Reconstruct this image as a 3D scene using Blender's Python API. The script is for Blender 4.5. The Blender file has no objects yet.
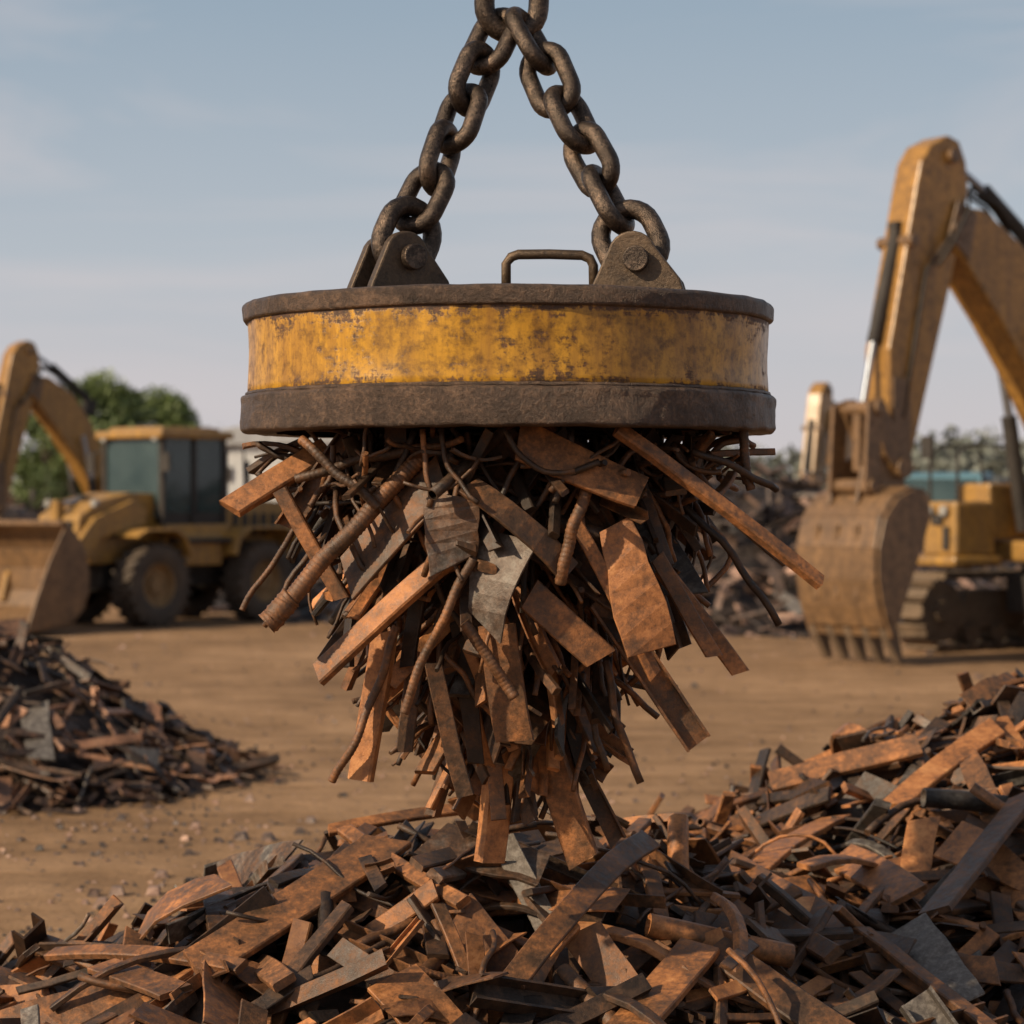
import bpy, bmesh, math, random
from mathutils import Vector, Matrix, noise
R = random.Random(11)
V = Vector
scene = bpy.context.scene
COL = scene.collection

# ------------------------------------------------------------------ materials
def newmat(name):
    m = bpy.data.materials.new(name); m.use_nodes = True
    nt = m.node_tree; nt.nodes.clear()
    out = nt.nodes.new('ShaderNodeOutputMaterial')
    b = nt.nodes.new('ShaderNodeBsdfPrincipled')
    nt.links.new(b.outputs[0], out.inputs[0])
    return m, nt, b

def setin(nt, sock, v):
    if isinstance(v, bpy.types.NodeSocket): nt.links.new(v, sock)
    else:
        if isinstance(v, tuple) and len(v) == 3 and sock.type == 'RGBA': v = (*v, 1)
        sock.default_value = v

def noise_n(nt, vec, scale, detail=6, rough=.6, dist=0.0):
    n = nt.nodes.new('ShaderNodeTexNoise')
    if vec is not None: nt.links.new(vec, n.inputs['Vector'])
    n.inputs['Scale'].default_value = scale; n.inputs['Detail'].default_value = detail
    n.inputs['Roughness'].default_value = rough; n.inputs['Distortion'].default_value = dist
    return n.outputs['Fac']

def ramp(nt, fac, stops):
    r = nt.nodes.new('ShaderNodeValToRGB'); nt.links.new(fac, r.inputs[0])
    e = r.color_ramp.elements
    while len(e) < len(stops): e.new(.5)
    for i, (p, c) in enumerate(stops):
        e[i].position = p
        if not isinstance(c, tuple): c = (c, c, c)
        e[i].color = (*c, 1)
    return r.outputs[0]

def mth(nt, op, a, b=0.0, clamp=False):
    n = nt.nodes.new('ShaderNodeMath'); n.operation = op; n.use_clamp = clamp
    setin(nt, n.inputs[0], a); setin(nt, n.inputs[1], b)
    return n.outputs[0]

def mix(nt, f, a, b, mode='MIX'):
    n = nt.nodes.new('ShaderNodeMix'); n.data_type = 'RGBA'; n.blend_type = mode
    setin(nt, n.inputs[0], f); setin(nt, n.inputs[6], a); setin(nt, n.inputs[7], b)
    return n.outputs[2]

def vscale(nt, vec, s):
    n = nt.nodes.new('ShaderNodeMapping'); nt.links.new(vec, n.inputs[0])
    n.inputs['Scale'].default_value = s
    return n.outputs[0]

def bump(nt, b, h, strength=.4, dist=.01):
    n = nt.nodes.new('ShaderNodeBump'); n.inputs['Strength'].default_value = strength
    n.inputs['Distance'].default_value = dist
    nt.links.new(h, n.inputs['Height']); nt.links.new(n.outputs[0], b.inputs['Normal'])

def objvec(nt):
    return nt.nodes.new('ShaderNodeTexCoord').outputs['Object']

def scrap_mat(name, ts=1.0, bright=1.0, sat=1.0):
    m, nt, b = newmat(name)
    at = nt.nodes.new('ShaderNodeAttribute'); at.attribute_name = 'tint'
    sep = nt.nodes.new('ShaderNodeSeparateColor'); nt.links.new(at.outputs['Color'], sep.inputs[0])
    vm = nt.nodes.new('ShaderNodeVectorMath'); vm.operation = 'MULTIPLY_ADD'
    nt.links.new(at.outputs['Color'], vm.inputs[0]); vm.inputs[1].default_value = (17, 23, 31)
    nt.links.new(objvec(nt), vm.inputs[2]); vec = vm.outputs[0]
    n1 = noise_n(nt, vec, 7*ts, 9, .72); n2 = noise_n(nt, vec, 40*ts, 7, .78); n3 = noise_n(nt, vec, 210*ts, 4, .7)
    f = mth(nt, 'ADD', mth(nt, 'MULTIPLY', n1, .55), mth(nt, 'MULTIPLY', n2, .45))
    f = mth(nt, 'ADD', mth(nt, 'MULTIPLY', mth(nt, 'SUBTRACT', f, .5), 1.35), .5)
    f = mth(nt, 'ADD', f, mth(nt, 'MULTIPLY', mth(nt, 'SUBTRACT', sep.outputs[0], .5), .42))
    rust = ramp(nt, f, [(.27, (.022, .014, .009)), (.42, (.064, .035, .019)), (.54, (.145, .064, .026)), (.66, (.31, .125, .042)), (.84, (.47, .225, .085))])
    steel = ramp(nt, n2, [(.3, (.05, .040, .033)), (.5, (.12, .103, .086)), (.7, (.25, .225, .195))])
    mk = mth(nt, 'ADD', mth(nt, 'MULTIPLY', n1, .9), sep.outputs[1])
    mk = ramp(nt, mk, [(.86, 0.0), (1.08, 1.0)])
    c = mix(nt, mk, rust, steel)
    if sat != 1.0:
        hs = nt.nodes.new('ShaderNodeHueSaturation'); hs.inputs['Saturation'].default_value = sat
        nt.links.new(c, hs.inputs['Color']); c = hs.outputs[0]
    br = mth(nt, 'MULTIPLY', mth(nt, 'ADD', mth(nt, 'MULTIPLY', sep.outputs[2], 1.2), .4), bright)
    vm2 = nt.nodes.new('ShaderNodeVectorMath'); vm2.operation = 'SCALE'
    nt.links.new(c, vm2.inputs[0]); nt.links.new(br, vm2.inputs['Scale'])
    nt.links.new(vm2.outputs[0], b.inputs['Base Color'])
    setin(nt, b.inputs['Roughness'], ramp(nt, n2, [(.3, .32), (.7, .74)]))
    setin(nt, b.inputs['Metallic'], mth(nt, 'ADD', mth(nt, 'MULTIPLY', mk, .45), .12))
    bump(nt, b, mth(nt, 'ADD', n2, mth(nt, 'MULTIPLY', n3, .5)), .6, .0035/ts)
    return m

def paint_mat(name, col, rustamt=.5, ts=1.0, grad=None, rough=.45, dirt=(.16, .10, .06), stain=.55, dust=0.0):
    m, nt, b = newmat(name)
    vec = objvec(nt)
    n1 = noise_n(nt, vec, 2.5*ts, 9, .68, .3); n2 = noise_n(nt, vec, 14*ts, 8, .72); n3 = noise_n(nt, vec, 90*ts, 4, .7)
    n4 = noise_n(nt, vec, 38*ts, 6, .75)
    st = noise_n(nt, vscale(nt, vec, (9*ts, 9*ts, .8*ts)), 1.0, 6, .65)
    hs = noise_n(nt, vscale(nt, vec, (2*ts, 2*ts, 60*ts)), 1.0, 5, .6)
    pc = mix(nt, ramp(nt, n1, [(.35, 0.0), (.65, 1.0)]), tuple(v*.66 for v in col), col)
    pc = mix(nt, mth(nt, 'MULTIPLY', ramp(nt, st, [(.42, 0.0), (.72, 1.0)]), stain), pc, dirt)
    pc = mix(nt, mth(nt, 'MULTIPLY', ramp(nt, n2, [(.44, 0.0), (.66, 1.0)]), stain), pc, tuple(v*.45 for v in dirt))
    if dust: pc = mix(nt, mth(nt, 'MULTIPLY', ramp(nt, n1, [(.3, .4), (.7, 1.0)]), dust), pc, (.30, .205, .125))
    rust = ramp(nt, n4, [(.32, (.018, .012, .009)), (.5, (.06, .031, .017)), (.68, (.17, .072, .026))])
    k = mth(nt, 'ADD', mth(nt, 'MULTIPLY', n1, .34), mth(nt, 'MULTIPLY', n2, .36))
    k = mth(nt, 'ADD', k, mth(nt, 'MULTIPLY', n4, .30))
    k = mth(nt, 'ADD', k, mth(nt, 'MULTIPLY', mth(nt, 'SUBTRACT', hs, .5), .16))
    if grad:
        sp = nt.nodes.new('ShaderNodeSeparateXYZ'); nt.links.new(vec, sp.inputs[0])
        z0, z1, amt = grad
        mid = (z0+z1)/2
        dz = mth(nt, 'ABSOLUTE', mth(nt, 'SUBTRACT', sp.outputs[2], mid))
        dz = mth(nt, 'DIVIDE', dz, (z1-z0)/2)
        k = mth(nt, 'ADD', k, mth(nt, 'MULTIPLY', mth(nt, 'POWER', dz, 5.0), amt))
    t = .70 - rustamt*.3
    mk = ramp(nt, k, [(t, 0.0), (t+.045, 1.0)])
    nt.links.new(mix(nt, mk, pc, rust), b.inputs['Base Color'])
    setin(nt, b.inputs['Roughness'], mth(nt, 'ADD', mth(nt, 'MULTIPLY', mk, .3), mth(nt, 'ADD', mth(nt, 'MULTIPLY', n2, .3), rough-.15)))
    h = mth(nt, 'ADD', mth(nt, 'MULTIPLY', mk, -.6), mth(nt, 'ADD', mth(nt, 'MULTIPLY', n2, .5), mth(nt, 'MULTIPLY', n3, .25)))
    bump(nt, b, h, .35, .005/ts)
    return m

def metal_mat(name, c0, c1, ts=1.0, metal=.5, rough=.5, bs=.6, bd=.006, mids=None):
    m, nt, b = newmat(name)
    vec = objvec(nt)
    n1 = noise_n(nt, vec, 7*ts, 8, .7); n2 = noise_n(nt, vec, 60*ts, 6, .78)
    f = mth(nt, 'ADD', mth(nt, 'MULTIPLY', n1, .5), mth(nt, 'MULTIPLY', n2, .5))
    st = [(.36, c0), (.62, c1)] if mids is None else [(.36, c0), (.5, mids), (.62, c1)]
    nt.links.new(ramp(nt, f, st), b.inputs['Base Color'])
    b.inputs['Metallic'].default_value = metal
    setin(nt, b.inputs['Roughness'], mth(nt, 'ADD', mth(nt, 'MULTIPLY', n2, .5), rough-.25))
    bump(nt, b, mth(nt, 'ADD', mth(nt, 'MULTIPLY', n1, .6), n2), bs, bd/ts)
    return m

def plain_mat(name, col, rough=.6, metal=0.0, var=.25, ts=3.0):
    m, nt, b = newmat(name)
    n1 = noise_n(nt, objvec(nt), ts, 6, .6)
    nt.links.new(ramp(nt, n1, [(.3, tuple(v*(1-var) for v in col)), (.7, tuple(v*(1+var) for v in col))]), b.inputs['Base Color'])
    b.inputs['Roughness'].default_value = rough; b.inputs['Metallic'].default_value = metal
    bump(nt, b, n1, .2, .01)
    return m

def leaf_mat(name, c0, c1):
    m, nt, b = newmat(name)
    at = nt.nodes.new('ShaderNodeAttribute'); at.attribute_name = 'tint'
    sep = nt.nodes.new('ShaderNodeSeparateColor'); nt.links.new(at.outputs['Color'], sep.inputs[0])
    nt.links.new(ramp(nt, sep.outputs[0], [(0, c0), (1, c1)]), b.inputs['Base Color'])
    b.inputs['Roughness'].default_value = .6
    return m

def glass_mat(name):
    m, nt, b = newmat(name)
    n1 = noise_n(nt, objvec(nt), 1.2, 3, .5)
    nt.links.new(ramp(nt, n1, [(.3, (.03, .065, .07)), (.7, (.09, .14, .14))]), b.inputs['Base Color'])
    b.inputs['Roughness'].default_value = .07
    b.inputs['Transmission Weight'].default_value = .4
    return m

M_scrap = scrap_mat('rusty_scrap', 1.0, 1.12)
M_scrapmid = scrap_mat('rusty_scrap_weathered', .8, 1.0, .85)
M_scrapfar = scrap_mat('rusty_scrap_dusty', .5, 1.0, .65)
M_magpaint = paint_mat('worn_ochre_paint', (.62, .315, .026), .51, 2.0, (.11, .325, .11), .33, (.19, .085, .02), .85)
M_magband = metal_mat('pitted_brown_steel', (.030, .021, .016), (.20, .125, .080), 1.1, .40, .40, 1.0, .010, (.080, .053, .038))
M_under = metal_mat('under_steel', (.012, .01, .009), (.04, .03, .025), 1.0, .3, .7)
M_chain = metal_mat('chain_steel', (.022, .016, .013), (.20, .14, .10), 1.8, .72, .33, .9, .006, (.062, .046, .035))
M_lug = metal_mat('lug_steel', (.024, .018, .014), (.14, .092, .054), 1.2, .45, .40)
M_yel = paint_mat('machine_yellow_paint', (.50, .265, .042), .33, .8, None, .42, stain=.6, dust=.18)
M_yelb = paint_mat('boom_yellow_paint', (.50, .255, .05), .38, .8, None, .36, (.17, .09, .035), .75, .08)
M_buck = paint_mat('bucket_worn_paint', (.25, .14, .062), .50, .8, None, .42, (.11, .065, .035), .9, .12)
M_dark = metal_mat('dark_machine_steel', (.018, .016, .014), (.06, .05, .042), .5, .2, .7)
M_track = metal_mat('dusty_track_steel', (.07, .05, .033), (.23, .16, .10), .5, .2, .75)
M_chrome = metal_mat('chrome_rod', (.24, .26, .28), (.42, .45, .50), .5, .9, .4, .05)
M_tyre = metal_mat('dusty_rubber', (.028, .023, .02), (.12, .088, .06), .4, 0, .85)
M_glass = glass_mat('cab_glass')
M_seat = plain_mat('seat_vinyl', (.02, .02, .02), .6)
M_lamp = plain_mat('lamp_lens', (.30, .29, .27), .35)
M_rim = plain_mat('dusty_rim_paint', (.26, .16, .07), .7, 0, .3, 6)

# ------------------------------------------------------------------ mesh builder
class MB:
    def __init__(s): s.v = []; s.f = []; s.t = []; s.sm = []
    def build(s, name, mat, parent=None, loc=None):
        me = bpy.data.meshes.new(name); me.from_pydata([tuple(p) for p in s.v], [], s.f)
        ca = me.color_attributes.new('tint', 'FLOAT_COLOR', 'POINT')
        flat = []
        for t in s.t: flat.extend((t[0], t[1], t[2], 1.0))
        ca.data.foreach_set('color', flat)
        me.polygons.foreach_set('use_smooth', s.sm)
        me.materials.append(mat); me.update()
        o = bpy.data.objects.new(name, me); COL.objects.link(o)
        if parent: o.parent = parent
        if loc: o.location = loc
        return o

def sweep(mb, pts, prof, up, tint, scales=None, smooth=False, jag=0.0, twist=0.0, rr=R):
    n = len(prof); m = len(pts); base = len(mb.v)
    for i, p in enumerate(pts):
        t = (pts[min(i+1, m-1)] - pts[max(i-1, 0)])
        if t.length < 1e-7: t = V((0, 0, 1))
        t.normalize()
        s = t.cross(up)
        if s.length < 1e-3: s = t.cross(V((.3, .9, .2)))
        s.normalize(); u = s.cross(t).normalized()
        if twist:
            a = twist*(i/(m-1)-.5); s, u = s*math.cos(a)+u*math.sin(a), u*math.cos(a)-s*math.sin(a)
        sx, sy = scales[i] if scales else (1, 1)
        end = (i == 0 or i == m-1)
        skew = rr.uniform(-1, 1) if end else 0
        for (a, b) in prof:
            q = p + s*(a*sx) + u*(b*sy)
            if end and jag:
                q = q + t*(skew*a*.45 + rr.uniform(-.3, .3)*jag)
            mb.v.append(q); mb.t.append(tint)
    for i in range(m-1):
        for j in range(n):
            k = (j+1) % n
            mb.f.append((base+i*n+j, base+i*n+k, base+(i+1)*n+k, base+(i+1)*n+j)); mb.sm.append(smooth)
    mb.f.append(tuple(base+j for j in range(n))[::-1]); mb.sm.append(False)
    mb.f.append(tuple(base+(m-1)*n+j for j in range(n))); mb.sm.append(False)

def crect(w, t):
    c = min(w, t)*.16; w /= 2; t /= 2
    return [(w-c, t), (w, t-c), (w, -t+c), (w-c, -t), (-w+c, -t), (-w, -t+c), (-w, t-c), (-w+c, t)]
def circ(r, n=8): return [(r*math.cos(2*math.pi*i/n), r*math.sin(2*math.pi*i/n)) for i in range(n)]
def lprof(w, t): h = w/2; return [(-h, -h), (h, -h), (h, -h+t), (-h+t, -h+t), (-h+t, h), (-h, h)]
def uprof(w, hh, t): a = w/2; return [(-a, 0), (a, 0), (a, hh), (a-t, hh), (a-t, t), (-a+t, t), (-a+t, hh), (-a, hh)]

def rtint(rr=R):
    g = rr.uniform(.48, .60) if rr.random() < .06 else rr.uniform(0, .33)
    return (rr.betavariate(1.7, 2.1), g, rr.random())

def curve_pts(c, d, nr, L, bend, seg, sidebend=0.0, wob=0.0, rr=R):
    s = d.cross(nr).normalized(); out = []
    o1 = rr.uniform(0, 100)
    for i in range(seg+1):
        k = i/seg-.5
        p = c + d*(k*L) + nr*(bend*L*(.25-k*k)*2) + s*(sidebend*L*(.25-k*k)*2)
        if wob:
            p = p + nr*(wob*L*noise.noise(V((o1+k*3, 0, 0)))) + s*(wob*L*noise.noise(V((0, o1+k*3, 7))))
        out.append(p)
    return out

def piece(mb, c, d, nr, L, kind, size=1.0, tint=None, w=None, t=None, bend=None, rr=R):
    d = d.normalized(); nr = (nr - d*nr.dot(d))
    if nr.length < 1e-3: nr = d.orthogonal()
    nr.normalize(); tint = tint or rtint(rr)
    if bend is None: bend = rr.gauss(0, .05) if rr.random() < .75 else rr.gauss(0, .22)
    if kind == 'bar':
        w = w or rr.uniform(.026, .080)*size; t = t or rr.uniform(.008, .026)*size
        sweep(mb, curve_pts(c, d, nr, L, bend, 6, rr.gauss(0, .02), .008, rr), crect(w, t), nr, tint, None, False, .006*size, rr.gauss(0, .16), rr)
    elif kind == 'plate':
        w = w or rr.uniform(.08, .16)*size; t = t or rr.uniform(.005, .012)*size
        seg = 6; sc = []
        a, b2 = rr.uniform(.7, 1.1), rr.uniform(.45, 1.1)
        for i in range(seg+1):
            k = i/seg; sc.append((a*(1-k)+b2*k+(rr.uniform(-.09, .09) if rr.random() < .5 else 0), 1))
        sweep(mb, curve_pts(c, d, nr, L, bend*1.3, seg, 0, .015, rr), crect(w, t), nr, tint, sc, False, .018*size, rr.gauss(0, .35), rr)
    elif kind == 'rod':
        r = w or rr.uniform(.005, .012)*size
        sweep(mb, curve_pts(c, d, nr, L, bend*1.5, 9, rr.gauss(0, .06), .05, rr), circ(r, 7), nr, tint, None, True, 0, 0, rr)
    elif kind == 'rebar':
        r = w or .010*size; seg = max(18, int(L/.0045))
        sc = [((1.06 if (i % 3) == 0 else .97),)*2 for i in range(seg+1)]
        sweep(mb, curve_pts(c, d, nr, L, bend, seg, rr.gauss(0, .04), .05, rr), circ(r, 10), nr, tint, sc, True, 0, 0, rr)
    elif kind == 'angle':
        w = w or rr.uniform(.035, .06)*size
        sweep(mb, curve_pts(c, d, nr, L, bend*.4, 5, 0, .005, rr), lprof(w, w*.13), nr, tint, None, False, .006*size, rr.gauss(0, .12), rr)
    elif kind == 'channel':
        w = w or rr.uniform(.05, .09)*size
        sweep(mb, curve_pts(c, d, nr, L, bend*.4, 5, 0, .005, rr), uprof(w, w*.5, w*.09), nr, tint, None, False, .006*size, rr.gauss(0, .1), rr)
    elif kind == 'pipe':
        r = w or rr.uniform(.014, .03)*size
        ps = curve_pts(c, d, nr, L, bend*.5, 5, 0, .005, rr)
        n = 10; b0 = len(mb.v)
        sweep(mb, ps, circ(r, n), nr, tint, None, True, 0, 0, rr)
        mb.f.pop(); mb.f.pop(); mb.sm.pop(); mb.sm.pop()
        b1 = len(mb.v)
        sweep(mb, ps, circ(r*.8, n), nr, tint, None, True, 0, 0, rr)
        mb.f.pop(); mb.f.pop(); mb.sm.pop(); mb.sm.pop()
        for e in (0, 5):
            for j in range(n):
                k = (j+1) % n
                mb.f.append((b0+e*n+j, b0+e*n+k, b1+e*n+k, b1+e*n+j)); mb.sm.append(False)

def rkind(rr=R):
    return rr.choices(['bar', 'plate', 'rod', 'angle', 'channel', 'pipe', 'rebar'], [50, 16, 13, 8, 5, 3, 2])[0]

# ------------------------------------------------------------------ parts for machines
class Part:
    def __init__(s): s.bm = bmesh.new()
    def box(s, c, sz, rot=None, taper=1.0):
        vs = []
        for z in (-.5, .5):
            k = taper if z > 0 else 1
            for x, y in ((-.5, -.5), (.5, -.5), (.5, .5), (-.5, .5)):
                p = V((x*sz[0]*k, y*sz[1]*k, z*sz[2]))
                if rot: p = rot @ p
                vs.append(s.bm.verts.new(p+V(c)))
        for f in ((3, 2, 1, 0), (4, 5, 6, 7), (0, 1, 5, 4), (1, 2, 6, 5), (2, 3, 7, 6), (3, 0, 4, 7)):
            s.bm.faces.new([vs[i] for i in f])
        return s
    def prism(s, pts, y0, y1, m=None):
        a = [s.bm.verts.new((m or Matrix()) @ V((x, y0, z))) for x, z in pts]
        b = [s.bm.verts.new((m or Matrix()) @ V((x, y1, z))) for x, z in pts]
        n = len(pts)
        s.bm.faces.new(a); s.bm.faces.new(b[::-1])
        for i in range(n):
            j = (i+1) % n; s.bm.faces.new((a[j], a[i], b[i], b[j]))
        return s
    def strip(s, pts, th, y0, y1):
        off = []
        for i, (x, z) in enumerate(pts):
            p0 = V(pts[max(i-1, 0)]); p1 = V(pts[min(i+1, len(pts)-1)])
            t = (p1-p0).normalized(); off.append((x - t.y*th, z + t.x*th))
        for i in range(len(pts)-1):
            s.prism([pts[i], pts[i+1], off[i+1], off[i]], y0, y1)
        return s
    def cyl(s, p0, p1, r, seg=16, r2=None):
        p0 = V(p0); p1 = V(p1); d = (p1-p0).normalized(); a = d.orthogonal().normalized(); b = d.cross(a)
        r2 = r if r2 is None else r2
        A = []; B = []
        for i in range(seg):
            t = 2*math.pi*i/seg; u = a*math.cos(t)+b*math.sin(t)
            A.append(s.bm.verts.new(p0+u*r)); B.append(s.bm.verts.new(p1+u*r2))
        s.bm.faces.new(A[::-1]); s.bm.faces.new(B)
        for i in range(seg):
            j = (i+1) % seg; s.bm.faces.new((A[i], A[j], B[j], B[i]))
        return s
    def tube(s, pts, r, seg=10, closed=False):
        pts = [V(p) for p in pts]; n = len(pts); rings = []
        ref = None
        for i, p in enumerate(pts):
            if closed: t = pts[(i+1) % n]-pts[i-1]
            else: t = pts[min(i+1, n-1)]-pts[max(i-1, 0)]
            t.normalize()
            if ref is None: ref = t.orthogonal().normalized()
            ref = (ref - t*ref.dot(t)).normalized(); b = t.cross(ref)
            rings.append([s.bm.verts.new(p+(ref*math.cos(2*math.pi*k/seg)+b*math.sin(2*math.pi*k/seg))*r) for k in range(seg)])
        for i in range(n if closed else n-1):
            A = rings[i]; B = rings[(i+1) % n]
            for k in range(seg):
                l = (k+1) % seg; s.bm.faces.new((A[k], A[l], B[l], B[k]))
        if not closed:
            s.bm.faces.new(rings[0][::-1]); s.bm.faces.new(rings[-1])
        return s
    def lathe(s, prof, seg=96, m=None, wob=0.0, closed=False):
        m = m or Matrix(); rings = []
        for r, z in prof:
            if r < 1e-5: rings.append([s.bm.verts.new(m @ V((0, 0, z)))]); continue
            ring = []
            for k in range(seg):
                a = 2*math.pi*k/seg; rr = r; zz = z
                if wob:
                    rr += wob*noise.noise(V((math.cos(a)*6, math.sin(a)*6, z*9)))+.4*wob*noise.noise(V((math.cos(a)*25, math.sin(a)*25, z*40)))
                    zz += .5*wob*noise.noise(V((math.cos(a)*9, math.sin(a)*9, z*5+7)))
                ring.append(s.bm.verts.new(m @ V((rr*math.cos(a), rr*math.sin(a), zz))))
            rings.append(ring)
        nr = len(rings)
        for i in range(nr if closed else nr-1):
            A = rings[i]; B = rings[(i+1) % nr]
            for k in range(seg):
                l = (k+1) % seg
                if len(A) == 1 and len(B) == 1: break
                if len(A) == 1: s.bm.faces.new((A[0], B[l], B[k]))
                elif len(B) == 1: s.bm.faces.new((A[k], A[l], B[0]))
                else: s.bm.faces.new((A[k], A[l], B[l], B[k]))
        return s
    def done(s, name, mat, parent, bevel=0.0, smooth=False, loc=None):
        bmesh.ops.recalc_face_normals(s.bm, faces=s.bm.faces)
        me = bpy.data.meshes.new(name); s.bm.to_mesh(me); s.bm.free()
        me.materials.append(mat)
        o = bpy.data.objects.new(name, me); COL.objects.link(o); o.parent = parent
        if loc: o.location = loc
        if smooth: me.polygons.foreach_set('use_smooth', [True]*len(me.polygons))
        if smooth == 'auto':
            me.set_sharp_from_angle(angle=math.radians(40))
        if bevel:
            b = o.modifiers.new('bevel', 'BEVEL'); b.width = bevel; b.segments = 2; b.limit_method = 'ANGLE'
        return o

def empty(name, loc, rotz=0.0, sc=1.0):
    e = bpy.data.objects.new(name, None); COL.objects.link(e)
    e.location = loc; e.rotation_euler = (0, 0, rotz); e.scale = (sc,)*3; e.empty_display_size = .3
    return e

# ------------------------------------------------------------------ electromagnet
MC = V((-.012, 7.25, 2.20))
mag = empty('lifting_electromagnet', MC)
def arc(cx, cz, r, a0, a1, n):
    return [(cx+r*math.cos(math.radians(a0+(a1-a0)*i/n)), cz+r*math.sin(math.radians(a0+(a1-a0)*i/n))) for i in range(n+1)]
Part().lathe([(.775, .105), (.783, .112), (.781, .14), (.779, .18), (.779, .22), (.780, .26), (.782, .30), (.783, .328)], 220, wob=.004).done('painted_body', M_magpaint, mag, smooth=True)
Part().lathe([(.70, .0)] + arc(.793, .012, .012, -90, 0, 4) + [(.805, .03), (.805, .05), (.804, .07), (.803, .085)] + arc(.792, .098, .012, 0, 90, 4) + [(.78, .1115)], 360, wob=.0075).done('wear_band', M_magband, mag, smooth=True)
Part().lathe([(.778, .326)] + arc(.785, .338, .011, -80, 0, 4) + arc(.782, .368, .015, 0, 90, 5) + [(.765, .385), (.755, .376), (.60, .384), (.3, .392), (0, .396)], 360, wob=.005).done('top_rim', M_magband, mag, smooth=True)
Part().lathe([(.71, .001), (.70, .035), (.34, .035), (.33, .005), (0, .004)], 96).done('pole_face', M_under, mag)
Part().tube([(.784*math.cos(a*math.pi/90), .784*math.sin(a*math.pi/90), .114+.001*math.sin(a*1.7)) for a in range(180)], .0065, 6, True).done('weld_bead', M_magband, mag, smooth=True)

def lug(cx, cy, yaw, pinz=.107):
    Mx = Matrix.Translation((cx, cy, .383)) @ Matrix.Rotation(yaw, 4, 'Z')
    pr = [(-.135, -.004)] + [(-.125, .03)] + arc(-.012, .112, .07, 165, 20, 9) + [(.125, .045), (.14, -.004)]
    p = Part()
    for y in (-.062, .062):
        p.prism(pr, y-.017, y+.017, Mx)
    p.done('lug_plates', M_lug, mag, .006)
    q = Part(); pz = pinz
    q.cyl(Mx @ V((0, -.10, pz)), Mx @ V((0, .10, pz)), .026, 24)
    q.cyl(Mx @ V((0, -.108, pz)), Mx @ V((0, -.0795, pz)), .037, 24)
    q.cyl(Mx @ V((0, .0795, pz)), Mx @ V((0, .105, pz)), .037, 6)
    q.done('lug_pin', M_chain, mag, .004)
    q = Part(); q.prism([(-.15, -.006), (-.15, .008), (.155, .008), (.155, -.006)], -.10, .10, Mx); q.done('lug_base', M_lug, mag, .004)
    return MC + Mx @ V((0, 0, pz)), (Mx.to_3x3() @ V((0, 1, 0)))
pinL, axL = lug(-.315, -.36, math.radians(32))
pinR, axR = lug(.375, -.36, math.radians(-8), .10)
Part().tube([(-.005, -.28, .38), (-.005, -.285, .485), (.01, -.285, .505), (.03, -.285, .512), (.12, -.285, .513), (.215, -.285, .510), (.238, -.285, .50), (.248, -.285, .48), (.25, -.28, .38)], .0145, 12).done('grab_handle', M_lug, mag, smooth=True)
q = Part()
for k in range(22):
    a = 2*math.pi*k/22
    q.cyl((.60*math.cos(a), .60*math.sin(a), .378), (.60*math.cos(a), .60*math.sin(a), .396), .016, 6)
q.done('top_bolts', M_lug, mag)

# ------------------------------------------------------------------ chains
chain = empty('hoist_chain', (0, 7.2, 3.45)); CO = V((0, 7.2, 3.45))
def link(part, c, d, side, pitch, wr, wide=2.0, seg=14):
    d = d.normalized(); side = (side-d*side.dot(d)).normalized()
    hl = pitch/2+wr*.92; hw = wr*wide; s = hl-hw; pts = []
    for i in range(13):
        a = math.pi*i/12; pts.append(c+d*(s+hw*math.sin(a))+side*(hw*math.cos(a)))
    for k in (.33, .0, -.33): pts.append(c+d*(s*k)-side*hw)
    for i in range(13):
        a = math.pi*i/12; pts.append(c-d*(s+hw*math.sin(a))-side*(hw*math.cos(a)))
    for k in (-.33, .0, .33): pts.append(c+d*(s*k)+side*hw)
    part.tube([p-CO for p in pts], wr, seg, True)
def leg(name, p0, p1, ax, n, a0):
    P = Part(); d = (p1-p0); L = d.length/n; d.normalize()
    base = d.cross(ax).normalized()
    for i in range(n):
        c = p0+d*(L*(i+.5)) + V((R.uniform(-.006, .006), R.uniform(-.006, .006), 0))
        ang = (0 if i % 2 == 0 else math.pi/2)+R.uniform(-.2, .2)+(a0 if i else 0)
        s = Matrix.Rotation(ang, 3, d) @ base
        dd = (d+V((R.uniform(-.09, .09), R.uniform(-.09, .09), R.uniform(-.03, .03)))).normalized()
        if i == 0: link(P, c, d, base, L*1.06, .0285, 2.75)
        else: link(P, c, dd, s, L, .0265, 2.15)
    P.done(name, M_chain, chain, smooth=True)
leg('chain_leg_1', pinL, V((-.035, 7.19, 3.43)), axL, 6, .45)
leg('chain_leg_2', pinR, V((.035, 7.19, 3.43)), axR, 6, -.4)
P = Part()
link(P, V((.0, 7.2, 3.51)), V((0.05, 0, 1)), V((1, .25, 0)), .17, .031, 2.7, 16)
for i in range(9):
    a = i*math.pi/2+.5
    link(P, V((.0, 7.2, 3.66+i*.15)), V((0, 0, 1)), V((math.cos(a), math.sin(a), 0)), .15, .029)
P.done('master_link_and_upper_chain', M_chain, chain, smooth=True)

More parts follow.
